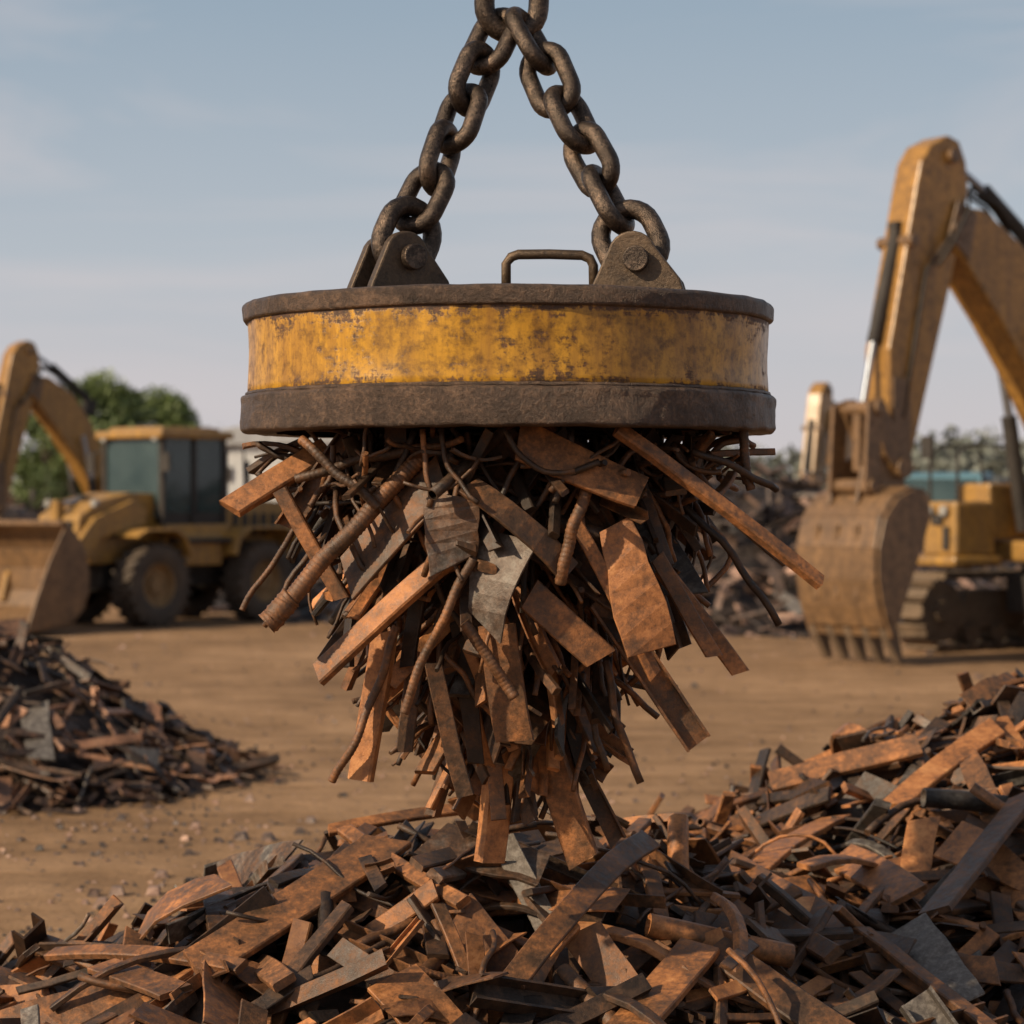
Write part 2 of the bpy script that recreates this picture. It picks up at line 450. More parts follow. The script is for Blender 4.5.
# ------------------------------------------------------------------ hanging scrap
hb = MB(); rr = random.Random(5)
def env(t): return .70*max(0.0, 1-(t/1.17)**1.45)**.85
for i in range(860):
    t = rr.random()**1.45*.95
    phi = rr.uniform(0, 2*math.pi)
    rad = env(t)*(rr.uniform(.45, .90) if rr.random() < .72 else rr.uniform(0, .6))
    c = V((rad*math.cos(phi), rad*math.sin(phi), -t-.05))
    out = V((math.cos(phi), math.sin(phi), 0))
    d = V((0, 0, -1))*rr.uniform(.6, 1.3) + out*(rr.uniform(.1, 1.0)*(1-.35*t)) + V((rr.gauss(0, .34), rr.gauss(0, .34), rr.gauss(0, .25)))
    if t < .3: d += V((rr.gauss(0, .4), rr.gauss(0, .4), rr.gauss(0, .35)))
    nr = out + V((rr.gauss(0, .5), rr.gauss(0, .5), rr.gauss(0, .4)))
    kind = rr.choices(['bar', 'plate', 'rod', 'rebar', 'angle', 'channel', 'pipe'], [38, 8, 32, 6, 8, 4, 2])[0]
    L = rr.uniform(.20, .46)
    dn = d.normalized()
    if c.z+abs(dn.z)*L/2 > -.008: c.z = -.008-abs(dn.z)*L/2
    low = c.z-abs(dn.z)*L/2
    if low < -1.15: c.z += (-1.15-low)
    w = None; th = None
    if kind == 'bar': w = rr.uniform(.022, .062); th = rr.uniform(.008, .024)
    ti = rtint(rr)
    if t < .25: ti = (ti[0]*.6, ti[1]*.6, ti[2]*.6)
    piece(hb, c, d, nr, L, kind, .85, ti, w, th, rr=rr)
for i in range(280):
    phi = rr.uniform(0, 2*math.pi); rad = .66*math.sqrt(rr.random())+.05
    c = V((rad*math.cos(phi), rad*math.sin(phi), -rr.uniform(.03, .18)))
    d = V((rr.gauss(0, 1), rr.gauss(0, 1), rr.gauss(0, .5)))
    piece(hb, c, d, V((0, 0, 1)), rr.uniform(.1, .26), rr.choice(['rod', 'rod', 'rebar', 'bar', 'rod']), .9, (rr.uniform(.2, .55), .15, rr.uniform(.2, .65)), bend=rr.gauss(0, .2), rr=rr)
for i in range(90):
    t = rr.uniform(.15, .75); phi = rr.uniform(0, 2*math.pi); rad = env(t)*rr.uniform(.85, .98)
    c = V((rad*math.cos(phi), rad*math.sin(phi), -t)); out = V((math.cos(phi), math.sin(phi), 0))
    d = V((rr.gauss(0, .6), rr.gauss(0, .6), -1.1))
    piece(hb, c, d, out, rr.uniform(.15, .36), rr.choice(['rod', 'rod', 'rebar']), .85, (rr.uniform(.25, .7), .1, rr.uniform(.3, .7)), bend=rr.gauss(0, .28), rr=rr)
def hero(a, b, kind, w, t=None, tint=None, bend=0.0, n=(0, -1, .15)):
    a = V(a); b = V(b)
    piece(hb, (a+b)/2, b-a, V(n), (b-a).length, kind, 1.0, tint, w, t, bend, rr)
hero((-.80, -.34, -.225), (-.53, -.22, -.05), 'bar', .075, .030, (.66, .1, .6), 0, (-.3, -1, .5))
hero((-.66, -.58, -.54), (-.24, -.52, -.08), 'rebar', .025, None, (.46, .15, .6), .02)
hero((-.67, -.585, -.545), (-.60, -.575, -.47), 'rebar', .033, None, (.5, .2, .6), 0)
hero((-.53, -.52, -.69), (-.17, -.54, -.36), 'bar', .070, .030, (.72, .05, .6), 0, (-.4, -1, .7))
hero((-.45, -.50, -.42), (-.18, -.54, -.13), 'bar', .13, .014, (.40, .2, .55), .05, (-.5, -1, .5))
hero((-.157, -.63, -.19), (-.15, -.63, -.38), 'plate', .14, .007, (.45, .44, .55), .06)
hero((-.235, -.61, -.005), (-.215, -.63, -.22), 'rod', .0085, None, (.5, .2, .5), .02)
hero((-.11, -.63, -.16), (.17, -.61, -.40), 'bar', .075, .014, (.32, .25, .6), .22, (.2, -.9, .5))
hero((.03, -.64, -.03), (.37, -.62, -.18), 'bar', .12, .014, (.62, .20, .65), .0, (-.5, -.8, .7))
hero((.30, -.64, -.005), (.87, -.57, -.43), 'bar', .042, .032, (.70, .05, .65), .01, (.4, -.8, .5))
hero((.30, -.58, -.27), (.40, -.61, -.62), 'plate', .15, .010, (.78, .0, .6), .04)
hero((.0, -.61, -.30), (-.06, -.63, -.55), 'plate', .18, .008, (.35, .50, .55), .14, (-.5, -1, .1))
hero((-.35, -.40, -.58), (-.42, -.40, -1.0), 'bar', .072, .038, (.82, .0, .6), 0, (-.4, -1, 0))
hero((-.01, -.15, -.80), (-.055, -.15, -1.27), 'bar', .088, .048, (.82, .0, .7), 0, (.5, -1, 0))
hero((.07, -.15, -.78), (.225, -.15, -1.27), 'bar', .10, .024, (.64, .1, .7), .03, (-.5, -1, .2))
hero((.16, -.12, -.88), (.33, -.10, -1.22), 'angle', .05, None, (.45, .1, .5), 0)
hero((.26, -.44, -.48), (.54, -.44, -.89), 'channel', .08, None, (.52, .1, .5), 0)
hero((.44, -.44, -.40), (.66, -.44, -.69), 'bar', .05, .024, (.68, .05, .6), 0)
hero((.42, -.5, -.36), (.58, -.5, -.64), 'bar', .045, .02, (.5, .1, .45), 0)
hero((.28, -.38, -.66), (.38, -.38, -1.01), 'rod', .012, None, (.5, .1, .4), .02)
hero((.22, -.32, -.70), (.29, -.32, -.98), 'rod', .010, None, (.4, .1, .4), .02)
hero((-.10, -.63, -.36), (-.29, -.60, -.79), 'rebar', .013, None, (.48, .2, .6), .05)
hero((-.12, -.60, -.54), (.02, -.58, -.75), 'rebar', .016, None, (.45, .2, .55), -.06)
hero((.23, -.63, -.16), (.145, -.63, -.43), 'rebar', .017, None, (.5, .2, .55), .10)
hero((-.21, -.47, -.66), (-.12, -.44, -1.04), 'bar', .05, .016, (.35, .30, .5), 0)
hero((.50, -.35, -.22), (.78, -.35, -.56), 'rod', .011, None, (.2, .2, .3), .02)
hero((.46, -.40, -.10), (.80, -.38, -.38), 'bar', .03, .018, (.3, .2, .35), .02)
hero((-.31, -.44, -.56), (-.50, -.44, -1.0), 'rebar', .012, None, (.55, .2, .5), .04)
hero((-.58, -.3, -.24), (-.77, -.3, -.52), 'rebar', .009, None, (.4, .2, .4), -.03)
hero((-.52, -.3, -.30), (-.70, -.3, -.57), 'rod', .009, None, (.4, .2, .4), .03)
hero((-.65, -.4, -.17), (-.47, -.42, -.48), 'bar', .045, .022, (.55, .1, .5), 0, (-.5, -1, .2))
hero((-.03, -.52, -.55), (.02, -.48, -.88), 'bar', .11, .014, (.48, .15, .5), .03, (-.3, -1, 0))
hero((.18, -.59, -.25), (.41, -.57, -.69), 'bar', .040, .018, (.64, .1, .55), .02)
hero((.06, -.59, -.46), (.26, -.57, -.64), 'bar', .09, .022, (.6, .1, .5), .0)
hero((-.36, -.58, -.22), (-.58, -.52, -.03), 'rebar', .014, None, (.35, .2, .5), .12)
hero((-.60, -.42, -.14), (-.22, -.52, -.05), 'rebar', .014, None, (.35, .2, .5), -.08)
hero((.52, -.42, -.06), (.78, -.3, -.17), 'rod', .011, None, (.2, .2, .3), .15)
hero((.68, -.35, -.0), (.70, -.34, -.17), 'rebar', .014, None, (.3, .2, .4), 0)
hero((-.27, -.30, -.70), (-.30, -.30, -.93), 'bar', .05, .02, (.4, .1, .5), 0)
hb.build('hanging_scrap_metal', M_scrap, None, MC)

# ------------------------------------------------------------------ heaps
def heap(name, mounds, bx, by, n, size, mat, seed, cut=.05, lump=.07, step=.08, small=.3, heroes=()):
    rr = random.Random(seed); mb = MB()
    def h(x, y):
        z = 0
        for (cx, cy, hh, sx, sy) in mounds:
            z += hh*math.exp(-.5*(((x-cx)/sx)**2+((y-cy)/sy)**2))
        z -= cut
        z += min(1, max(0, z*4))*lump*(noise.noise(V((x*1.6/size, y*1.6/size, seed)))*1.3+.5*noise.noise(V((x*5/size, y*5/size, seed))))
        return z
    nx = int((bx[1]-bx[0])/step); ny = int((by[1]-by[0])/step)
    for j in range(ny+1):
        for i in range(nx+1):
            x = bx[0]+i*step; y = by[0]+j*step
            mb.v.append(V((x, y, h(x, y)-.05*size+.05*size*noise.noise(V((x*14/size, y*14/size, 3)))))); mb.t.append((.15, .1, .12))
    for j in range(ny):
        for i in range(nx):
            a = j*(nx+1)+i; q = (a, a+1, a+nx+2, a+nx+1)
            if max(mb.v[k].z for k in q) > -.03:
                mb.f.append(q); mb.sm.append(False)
    cnt = 0; tries = 0
    while cnt < n and tries < n*30:
        tries += 1
        x = rr.uniform(*bx); y = rr.uniform(*by); z = h(x, y)
        if z < -.015*size - rr.random()**3*.03: continue
        if z < .02 and rr.random() < .6: continue
        e = .08*size
        g = V((h(x-e, y)-h(x+e, y), h(x, y-e)-h(x, y+e), 2*e)).normalized()
        a = rr.uniform(0, 2*math.pi)
        d = V((math.cos(a), math.sin(a), 0)); d = d-g*d.dot(g)+g*rr.gauss(0, .30)
        nr = g+V((rr.gauss(0, .45), rr.gauss(0, .45), 0))
        if rr.random() < small or z < .05: L = rr.uniform(.06, .2)*size; s2 = size*.5
        else: L = rr.uniform(.2, .5)*size; s2 = size*rr.uniform(.7, 1.1)
        c = V((x, y, max(z, 0)+rr.uniform(-.03, .085)*size))
        kd = rkind(rr)
        if z < .06 and abs(d.z) > .3: d.z *= .3
        if kd == 'rebar' and size > 1.3: kd = 'rod'
        piece(mb, c, d, nr, L, kd, s2, rtint(rr), rr=rr)
        cnt += 1
    for (x0, y0, x1, y1, kind, w, t, tint, bend, lift, tilt) in heroes:
        a = V((x0, y0, max(0, h(x0, y0))+lift)); b = V((x1, y1, max(0, h(x1, y1))+lift))
        piece(mb, (a+b)/2, b-a, V(tilt), (b-a).length, kind, 1.0, tint, w, t, bend, rr)
    return mb.build(name, mat)

HH = [(-.95, 7.15, -.40, 7.75, 'bar', .15, .026, (.55, .26, .65), 0, .13, (-.1, -.7, 1)),
      (-.27, 7.75, .10, 7.65, 'plate', .2, .014, (.35, .42, .45), .02, .13, (0, -.6, 1)),
      (.0, 7.0, .46, 8.0, 'bar', .08, .020, (.5, .15, .5), .16, .15, (.3, -.8, .8)),
      (.27, 6.8, .58, 7.4, 'bar', .14, .026, (.68, .2, .6), .0, .13, (-.3, -.7, 1)),
      (-1.46, 7.6, -.80, 7.1, 'bar', .055, .024, (.6, .1, .55), .06, .14, (0, -.6, 1)),
      (1.33, 8.05, 1.44, 7.55, 'plate', .15, .008, (.3, .62, .7), .04, .14, (-.3, -.6, 1)),
      (1.23, 9.0, 1.38, 8.35, 'bar', .15, .022, (.74, .1, .6), .03, .14, (-.4, -.6, 1)),
      (1.42, 8.05, 1.95, 9.1, 'bar', .13, .024, (.45, .28, .5), .0, .17, (-.7, -.4, 1)),
      (.55, 9.0, 1.02, 7.6, 'bar', .07, .035, (.45, .2, .55), .0, .16, (-.5, -.3, 1)),
      (.75, 9.0, 1.12, 7.85, 'bar', .13, .024, (.5, .15, .55), .02, .13, (-.5, -.3, 1)),
      (1.48, 9.3, 1.98, 9.8, 'bar', .11, .026, (.84, .0, .6), 0, .15, (-.3, -.7, 1)),
      (-.35, 7.0, -.12, 6.7, 'bar', .18, .016, (.66, .1, .5), .04, .12, (.2, -.8, 1)),
      (-1.02, 8.4, -.75, 8.1, 'plate', .20, .01, (.45, .46, .5), .05, .16, (0, -.9, .6)),
      (.15, 7.2, .5, 6.75, 'pipe', .03, None, (.5, .2, .5), .0, .10, (0, -.7, 1)),
      (1.0, 7.0, 1.5, 7.5, 'channel', .09, None, (.5, .2, .5), .0, .12, (0, -.7, 1)),
      (-.55, 7.9, -.15, 7.35, 'bar', .05, .03, (.68, .05, .6), .0, .17, (-.3, -.7, 1)),
      (-1.25, 7.3, -.98, 7.0, 'bar', .10, .02, (.5, .15, .5), .0, .14, (.3, -.7, 1)),
      (1.62, 8.9, 1.85, 8.5, 'plate', .2, .012, (.74, .05, .6), .05, .15, (-.2, -.8, .9)),
      (.62, 7.4, 1.0, 7.1, 'bar', .12, .03, (.42, .1, .5), .0, .13, (0, -.7, 1)),
      (1.15, 7.9, 1.55, 7.2, 'bar', .06, .03, (.55, .1, .5), .0, .15, (.3, -.6, 1)),
      (-.62, 8.1, -.1, 8.35, 'bar', .05, .02, (.65, .1, .6), .05, .18, (0, -.7, 1)),
      (.9, 8.9, 1.3, 9.6, 'bar', .12, .022, (.8, .05, .6), .05, .13, (-.5, -.6, 1)),
      (1.1, 10.2, 1.7, 10.0, 'bar', .12, .03, (.6, .1, .6), .0, .15, (.1, -.8, 1))]
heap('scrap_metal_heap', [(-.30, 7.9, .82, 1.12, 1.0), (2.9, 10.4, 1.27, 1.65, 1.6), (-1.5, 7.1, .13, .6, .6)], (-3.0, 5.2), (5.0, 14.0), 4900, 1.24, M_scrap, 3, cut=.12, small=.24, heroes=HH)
heap('scrap_metal_heap', [(-3.75, 17.2, .86, 1.0, 1.0), (-5.6, 18.0, .90, 1.3, 1.2)], (-8.2, -.9), (13.8, 22), 1800, 1.25, M_scrapmid, 8, cut=.12,
     heroes=[(-3.25, 16.3, -3.1, 15.8, 'plate', .24, .01, (.3, .75, .8), .03, .12, (0, -.8, .8)), (-2.6, 16.2, -2.4, 16.3, 'plate', .16, .01, (.3, .7, .7), .03, .10, (0, -.8, .8))])
heap('scrap_metal_heap', [(4.3, 40, 1.5, 2.3, 2.4), (1.2, 42, 1.7, 2.6, 2.2), (7.5, 43, 1.3, 2.5, 2.2)], (-4, 14), (34, 49), 2000, 2.0, M_scrapfar, 12, cut=.12, step=.3, lump=.2)
heap('scrap_metal_heap', [(-3.2, 47, 1.7, 2.3, 2.4), (-13.5, 56, 2.2, 4.0, 3), (-18.5, 52, 2.0, 3, 3)], (-24, 3), (41, 64), 1500, 2.4, M_scrapfar, 15, cut=.12, step=.35, lump=.25)

# ------------------------------------------------------------------ excavator
def excavator(loc, rotz, sc):
    E = empty('excavator', loc, rotz, sc)
    p = Part()
    p.prism([(3.74, 5.9), (3.66, 6.2), (3.5, 6.42), (3.2, 6.56), (3.0, 6.5), (2.88, 6.25), (2.84, 5.9), (2.94, 5.4), (3.06, 5.0), (3.84, 2.45), (4.0, 2.25), (4.2, 2.40), (4.2, 3.86)], -.22, .22)
    p.done('stick', M_yelb, E, .03)
    p = Part()
    p.prism([(3.18, 5.45), (3.05, 5.68), (2.6, 5.66), (1.9, 5.25), (1.35, 4.6), (.75, 3.4), (.2, 2.3), (.15, 1.85), (.6, 1.75), (1.2, 2.75), (1.75, 3.55), (2.3, 4.25), (2.95, 4.98), (3.15, 5.15)], -.27, .27)
    p.done('boom', M_yelb, E, .03)
    p = Part()
    for y in (-.255, .255):
        sg = 1 if y > 0 else -1
        p.prism([(3.25, 5.3), (3.1, 5.75), (2.75, 5.6), (2.9, 5.0)], y-.03+.005*sg, y+.035+.005*sg)
        p.prism([(3.9, 3.5), (4.17, 3.5), (4.17, 2.43), (4.0, 2.27), (3.86, 2.47)], y-.02-.012*sg, y+.02-.012*sg)
    for (x, z, r) in ((3.05, 5.4, .13), (3.15, 6.3, .09), (4.0, 2.4, .13), (.4, 2.05, .16), (3.85, 5.2, .08)):
        p.cyl((x, -.31, z), (x, .31, z), r, 18)
    p.done('pivot_plates_and_pins', M_buck, E, .01)
    p = Part()
    p.cyl((1.25, 0, 5.15), (2.35, 0, 5.95), .10, 16)
    p.cyl((3.86, 0, 5.35), (4.26, 0, 3.95), .085, 16)
    for y in (-.42, .42): p.cyl((1.15, y, 1.6), (1.45, y, 3.1), .10, 16)
    p.box((1.2, 0, 4.95), (.3, .2, .4)); p.box((3.82, 0, 5.3), (.25, .14, .3))
    p.done('cylinder_barrels', M_dark, E)
    p = Part()
    p.cyl((2.3, 0, 5.92), (3.1, 0, 6.36), .05, 12)
    p.cyl((4.25, 0, 4.0), (4.47, 0, 3.0), .045, 12)
    for y in (-.42, .42): p.cyl((1.42, y, 3.0), (1.7, y, 4.2), .055, 12)
    p.done('cylinder_rods', M_chrome, E, smooth='auto')
    p = Part()
    for y in (-.24, .24):
        sg = (1 if y > 0 else -1)
        p.prism([(4.36, 3.25), (4.6, 3.2), (4.3, 2.55), (4.1, 2.35), (3.92, 2.5)], y-.03, y+.03)
        p.prism([(4.40, 3.25), (4.66, 3.15), (4.72, 2.1), (4.5, 2.0)], y+.07*sg-.03, y+.07*sg+.03)
        p.prism([(3.9, 2.55), (4.15, 2.62), (4.62, 2.40), (4.72, 1.95), (4.1, 1.95), (3.9, 2.2)], y-.10, y-.05)
    p.cyl((4.48, -.38, 3.12), (4.48, .38, 3.12), .09); p.cyl((4.58, -.38, 2.17), (4.58, .38, 2.17), .09)
    p.box((4.5, 0, 2.7), (.10, .14, .7))
    p.done('bucket_linkage', M_buck, E, .01)
    prof = [(4.05, 2.08), (4.32, 2.12), (4.56, 2.02), (4.76, 1.78), (4.86, 1.42), (4.86, 1.05), (4.80, .75), (4.70, .48)]
    p = Part(); p.strip(prof, .05, -.70, .70)
    side = [(x, z) for x, z in prof] + [(4.55, .50), (4.38, .9), (4.18, 1.35), (4.0, 1.8)]
    p.prism(side, -.74, -.69); p.prism(side, .69, .74)
    for zz, xx in ((1.05, 4.86), (1.42, 4.87)): p.box((xx, 0, zz), (.045, 1.36, .08))
    for yy in (-.35, 0, .35): p.box((4.87, yy, 1.25), (.04, .07, .9))
    p.prism([(4.76, .62), (4.66, .62), (4.58, .36), (4.66, .34)], -.74, .74)
    p.done('bucket', M_buck, E, .012)
    p = Part()
    for k in range(5):
        y = -.63+k*.315
        p.prism([(4.80, .66), (4.58, .64), (4.47, .34), (4.40, .04), (4.47, .02), (4.68, .34)], y-.06, y+.06)
    p.done('bucket_teeth', M_track, E, .02)
    p = Part()
    for y in (-.12, 0, .12):
        p.tube([(1.6, y, 5.1), (2.2, y, 5.75), (2.7, y, 5.95), (3.0, y+.25, 5.6), (3.3, y+.3, 5.2), (3.55, y+.28, 4.9)], .025, 6)
    p.tube([(3.6, .26, 4.9), (3.8, .26, 4.0), (4.0, .25, 3.0)], .025, 6)
    p.done('hydraulic_hoses', M_dark, E, smooth=True)
    p = Part()
    p.box((-.7, 0, 1.32), (3.9, 2.6, .28))
    p.prism([(-2.7, 1.46), (-2.85, 1.7), (-2.8, 2.45), (-2.4, 2.6), (-.4, 2.55), (-.2, 2.2), (-.2, 1.46)], -1.3, 1.3)
    p.box((.9, -.95, 1.85), (1.3, .6, .75))
    p.box((1.85, -.92, 1.62), (.75, .62, .72), None, .9); p.box((1.85, -.92, 1.2), (.9, .74, .14))
    p.done('upper_structure', M_yel, E, .05)
    p = Part()
    p.box((1.45, -1.25, 1.95), (.1, .02, .3)); p.box((2.235, -.95, 1.75), (.02, .18, .14)); p.box((2.24, -.78, 1.5), (.02, .1, .3))
    p.box((-1.4, 1.31, 2.0), (1.2, .02, .5)); p.box((-1.4, -1.31, 2.0), (1.2, .02, .5))
    p.done('grilles', M_dark, E)
    p = Part(); p.cyl((2.23, -1.08, 1.86), (2.26, -1.08, 1.86), .07); p.cyl((2.23, -.82, 1.86), (2.26, -.82, 1.86), .07); p.done('work_lamps', M_lamp, E)
    p = Part()
    p.tube([(2.1, -1.2, 1.95), (2.1, -1.2, 2.6), (1.9, -1.2, 2.72), (1.2, -1.2, 2.72), (1.1, -1.2, 2.2)], .022, 8)
    p.tube([(2.1, -.7, 1.95), (2.1, -.7, 2.6), (1.9, -.7, 2.72), (1.2, -.7, 2.72), (1.1, -.7, 2.2)], .022, 8)
    p.tube([(1.6, -1.2, 1.95), (1.6, -1.2, 2.72)], .022, 8); p.box((2.05, -1.3, 2.7), (.05, .2, .3))
    p.done('handrail', M_dark, E)
    p = Part()
    for x, y in ((.95, .42), (.95, 1.25), (-.65, .42), (-.65, 1.25), (.15, 1.25)):
        p.box((x, y, 2.25), (.1, .1, 1.6))
    p.box((.15, .835, 3.1), (1.85, 1.0, .14)); p.box((.15, .835, 1.6), (1.75, .95, .28)); p.box((.15, 1.27, 1.95), (1.6, .04, .5)); p.box((-.66, .83, 1.9), (.06, .85, .5))
    p.done('cab_frame', M_yel, E, .03)
    p = Part(); p.box((.15, .835, 2.4), (1.56, .80, 1.25)); p.done('cab_glass', M_glass, E, .02)
    p = Part(); p.cyl((-1.6, -.6, 2.55), (-1.6, -.6, 3.1), .07); p.box((0, 0, 1.08), (1.6, 1.6, .2)); p.box((0, 0, .75), (2.2, 1.6, .5)); p.done('turntable_and_carbody', M_dark, E, .02)
    for sgn in (-1, 1):
        y = sgn*1.2; L = 2.05; r = .46; zc = .52
        p = Part(); tot = 4*L+2*math.pi*r; ns = 46
        for k in range(ns):
            s = tot*k/ns
            if s < 2*L: x = -L+s; z = zc+r; a = 0
            elif s < 2*L+math.pi*r: t = (s-2*L)/r; x = L+r*math.sin(t); z = zc+r*math.cos(t); a = -t
            elif s < 4*L+math.pi*r: x = L-(s-2*L-math.pi*r); z = zc-r; a = math.pi
            else: t = (s-4*L-math.pi*r)/r; x = -L-r*math.sin(t); z = zc-r*math.cos(t); a = math.pi-t
            Rm = Matrix.Rotation(-a, 3, 'Y')
            p.box((x, y, z), (.165, .6, .05), Rm)
            p.box(V((x, y, z))+Rm @ V((.05, 0, .04)), (.03, .6, .05), Rm)
        p.done('track_shoes', M_track, E)
        p = Part()
        p.box((0, y, .55), (3.6, .3, .5), None, .85)
        for x in (-L, L): p.cyl((x, y-.17, zc), (x, y+.17, zc), .40, 24); p.cyl((x, y-.22, zc), (x, y+.22, zc), .15, 12)
        for k in range(7): p.cyl((-1.5+k*.5, y-.2, .22), (-1.5+k*.5, y+.2, .22), .13, 12)
        p.done('track_frame', M_track, E, .01)
    return E
excavator((7.95, 32.0, 0), math.atan2(-.57, -.82), 1.0)
excavator((-7.8, 48.7, 0), math.atan2(-.71, -.70), .78)
excavator((6.85, 46.5, 0), math.atan2(-.85, -.53), .64)

# ------------------------------------------------------------------ wheel loader
def wheel(E, x, y, r, w, nm):
    Mx = Matrix.Translation((x, y, r)) @ Matrix.Rotation(math.pi/2, 4, 'X')
    h = w/2; p = Part()
    p.lathe([(r*.52, -h*.8), (r*.60, -h), (r*.82, -h*1.04), (r*.93, -h*.92), (r*.97, -h*.6), (r*.975, 0), (r*.97, h*.6), (r*.93, h*.92), (r*.82, h*1.04), (r*.60, h), (r*.52, h*.8)], 48, Mx, closed=True)
    for k in range(22):
        for sg in (-1, 1):
            a = 2*math.pi*(k+.5*(sg > 0))/22
            pos = V((x+math.cos(a)*r*.965, y+sg*h*.5, r+math.sin(a)*r*.965))
            p.box(pos, (r*.09, h*1.15, r*.09), Matrix.Rotation(-a, 3, 'Y') @ Matrix.Rotation(sg*.5, 3, 'X'))
    p.done('tyre_'+nm, M_tyre, E, smooth='auto')
    s = 1 if y > 0 else -1; p = Part()
    p.lathe([(r*.54, -h*.8), (r*.54, h*.8), (r*.50, h*.8), (r*.46, h*.3), (r*.2, h*.25), (r*.18, h*.5), (0, h*.5)], 32, Mx if s < 0 else Matrix.Translation((x, y, r)) @ Matrix.Rotation(-math.pi/2, 4, 'X'))
    for k in range(8):
        a = math.pi*k/4
        p.cyl((x+math.cos(a)*r*.3, y+s*h*.2, r+math.sin(a)*r*.3), (x+math.cos(a)*r*.3, y+s*h*.38, r+math.sin(a)*r*.3), .03, 6)
    p.done('rim_'+nm, M_rim, E, smooth='auto')

def loader(loc, rotz):
    E = empty('wheel_loader', loc, rotz)
    for x, nm in ((0, 'front'), (-2.4, 'rear')):
        wheel(E, x, .86, .66, .46, nm+'_1'); wheel(E, x, -.86, .66, .46, nm+'_2')
    p = Part()
    p.box((-1.2, 0, .85), (3.6, .7, .5)); p.cyl((0, -.8, .66), (0, .8, .66), .16); p.cyl((-2.4, -.8, .66), (-2.4, .8, .66), .16)
    p.cyl((-2.6, .4, 2.0), (-2.6, .4, 2.65), .05); p.box((-3.65, 0, .95), (.3, 1.4, .5))
    p.box((-.55, .75, .75), (.4, .3, .06)); p.box((-.55, .75, 1.05), (.4, .3, .06)); p.box((-1.2, .8, 1.35), (1.5, .35, .08))
    p.done('chassis', M_dark, E, .02)
    p = Part()
    p.prism([(-3.7, 1.05), (-3.75, 1.7), (-3.5, 1.95), (-1.8, 2.05), (-1.8, 1.05)], -.62, .62)
    p.prism([(-.45, 1.0), (-.45, 2.1), (.1, 2.12), (.75, 1.98), (1.15, 1.75), (1.2, 1.35), (.9, 1.0)], -.48, .48)
    for y in (-.86, .86):
        p.strip([(-3.15, 1.15), (-3.0, 1.42), (-2.75, 1.52), (-2.0, 1.52), (-1.75, 1.38), (-1.65, 1.1)], .05, y-.27, y+.27)
        p.strip([(-.62, 1.1), (-.5, 1.38), (-.3, 1.5), (.3, 1.5), (.5, 1.4)], .05, y-.27, y+.27)
    p.box((-1.1, 0, 1.45), (1.5, 1.5, .32)); p.box((-1.1, .72, 1.2), (.9, .3, .5))
    p.done('body_panels', M_yel, E, .04)
    p = Part()
    for k in range(6): p.box((-3.2+k*.22, .625, 1.6), (.13, .02, .36))
    p.box((.3, .485, 1.55), (.5, .02, .3)); p.box((1.19, 0, 1.55), (.03, .7, .25))
    p.done('grilles', M_dark, E)
    p = Part()
    p.box((-1.1, .64, 1.85), (1.36, .05, .55)); p.box((-1.1, -.64, 1.85), (1.36, .05, .55))
    for x, y in ((-.42, -.66), (-.42, .66), (-1.78, -.66), (-1.78, .66), (-1.1, .66), (-1.1, -.66)):
        p.box((x, y, 2.3), (.09, .09, 1.4))
    p.done('cab_frame', M_dark, E, .015)
    p = Part(); p.box((-1.1, 0, 3.05), (1.62, 1.58, .13)); p.box((-1.1, 0, 3.14), (1.3, 1.25, .07)); p.done('cab_roof', M_yel, E, .04)
    p = Part(); p.box((-.42, 0, 2.35), (.02, 1.22, 1.25)); p.box((-1.78, 0, 2.4), (.02, 1.22, 1.1))
    for y in (-.66, .66): p.box((-.76, y, 2.4), (.58, .02, 1.2)); p.box((-1.44, y, 2.4), (.58, .02, 1.2))
    p.done('cab_glass', M_glass, E)
    p = Part(); p.box((-1.4, 0, 1.95), (.5, .5, .15)); p.box((-1.62, 0, 2.3), (.13, .48, .65)); p.cyl((-.85, 0, 1.6), (-.95, 0, 2.1), .04); p.cyl((-.93, 0, 2.1), (-.96, 0, 2.13), .2)
    p.done('seat_and_wheel', M_seat, E, .03)
    p = Part()
    for y in (-.6, .6):
        p.cyl((-.38, y, 3.0), (-.30, y, 3.0), .06)
        p.cyl((.85, y*.9, 1.95), (.93, y*.9, 1.95), .06)
    p.done('work_lamps', M_lamp, E)
    p = Part()
    for y in (-.88, .88):
        p.box((-.3, y, 2.6), (.04, .16, .28)); p.tube([(-.42, y*.78, 2.8), (-.3, y, 2.75)], .015, 6)
    p.tube([(-1.9, .62, 1.95), (-1.9, .62, 2.75), (-1.98, .62, 2.85), (-2.3, .62, 2.85), (-2.35, .62, 2.05)], .02, 6)
    p.tube([(-.36, .74, 1.0), (-.36, .76, 2.3)], .02, 6)
    p.done('mirrors_and_rails', M_dark, E)
    p = Part()
    for y in (-.56, .56):
        p.prism([(-.15, 1.85), (.15, 2.0), (.95, 1.72), (1.75, .85), (1.85, .45), (1.62, .40), (1.45, .75), (.8, 1.40), (-.1, 1.62)], y-.06, y+.06)
    p.box((1.3, 0, 1.08), (.18, 1.0, .25)); p.prism([(.95, 1.2), (1.1, 2.0), (1.25, 2.0), (1.2, 1.1)], -.07, .07)
    p.done('lift_arms', M_yel, E, .02)
    p = Part(); p.cyl((.2, 0, 1.95), (.75, 0, 2.0), .09); p.cyl((0.1, .3, 1.0), (.9, .3, 1.2), .08); p.cyl((0.1, -.3, 1.0), (.9, -.3, 1.2), .08); p.done('cylinder_barrels', M_dark, E)
    p = Part(); p.cyl((.7, 0, 2.0), (1.15, 0, 1.92), .045); p.done('tilt_rod', M_chrome, E)
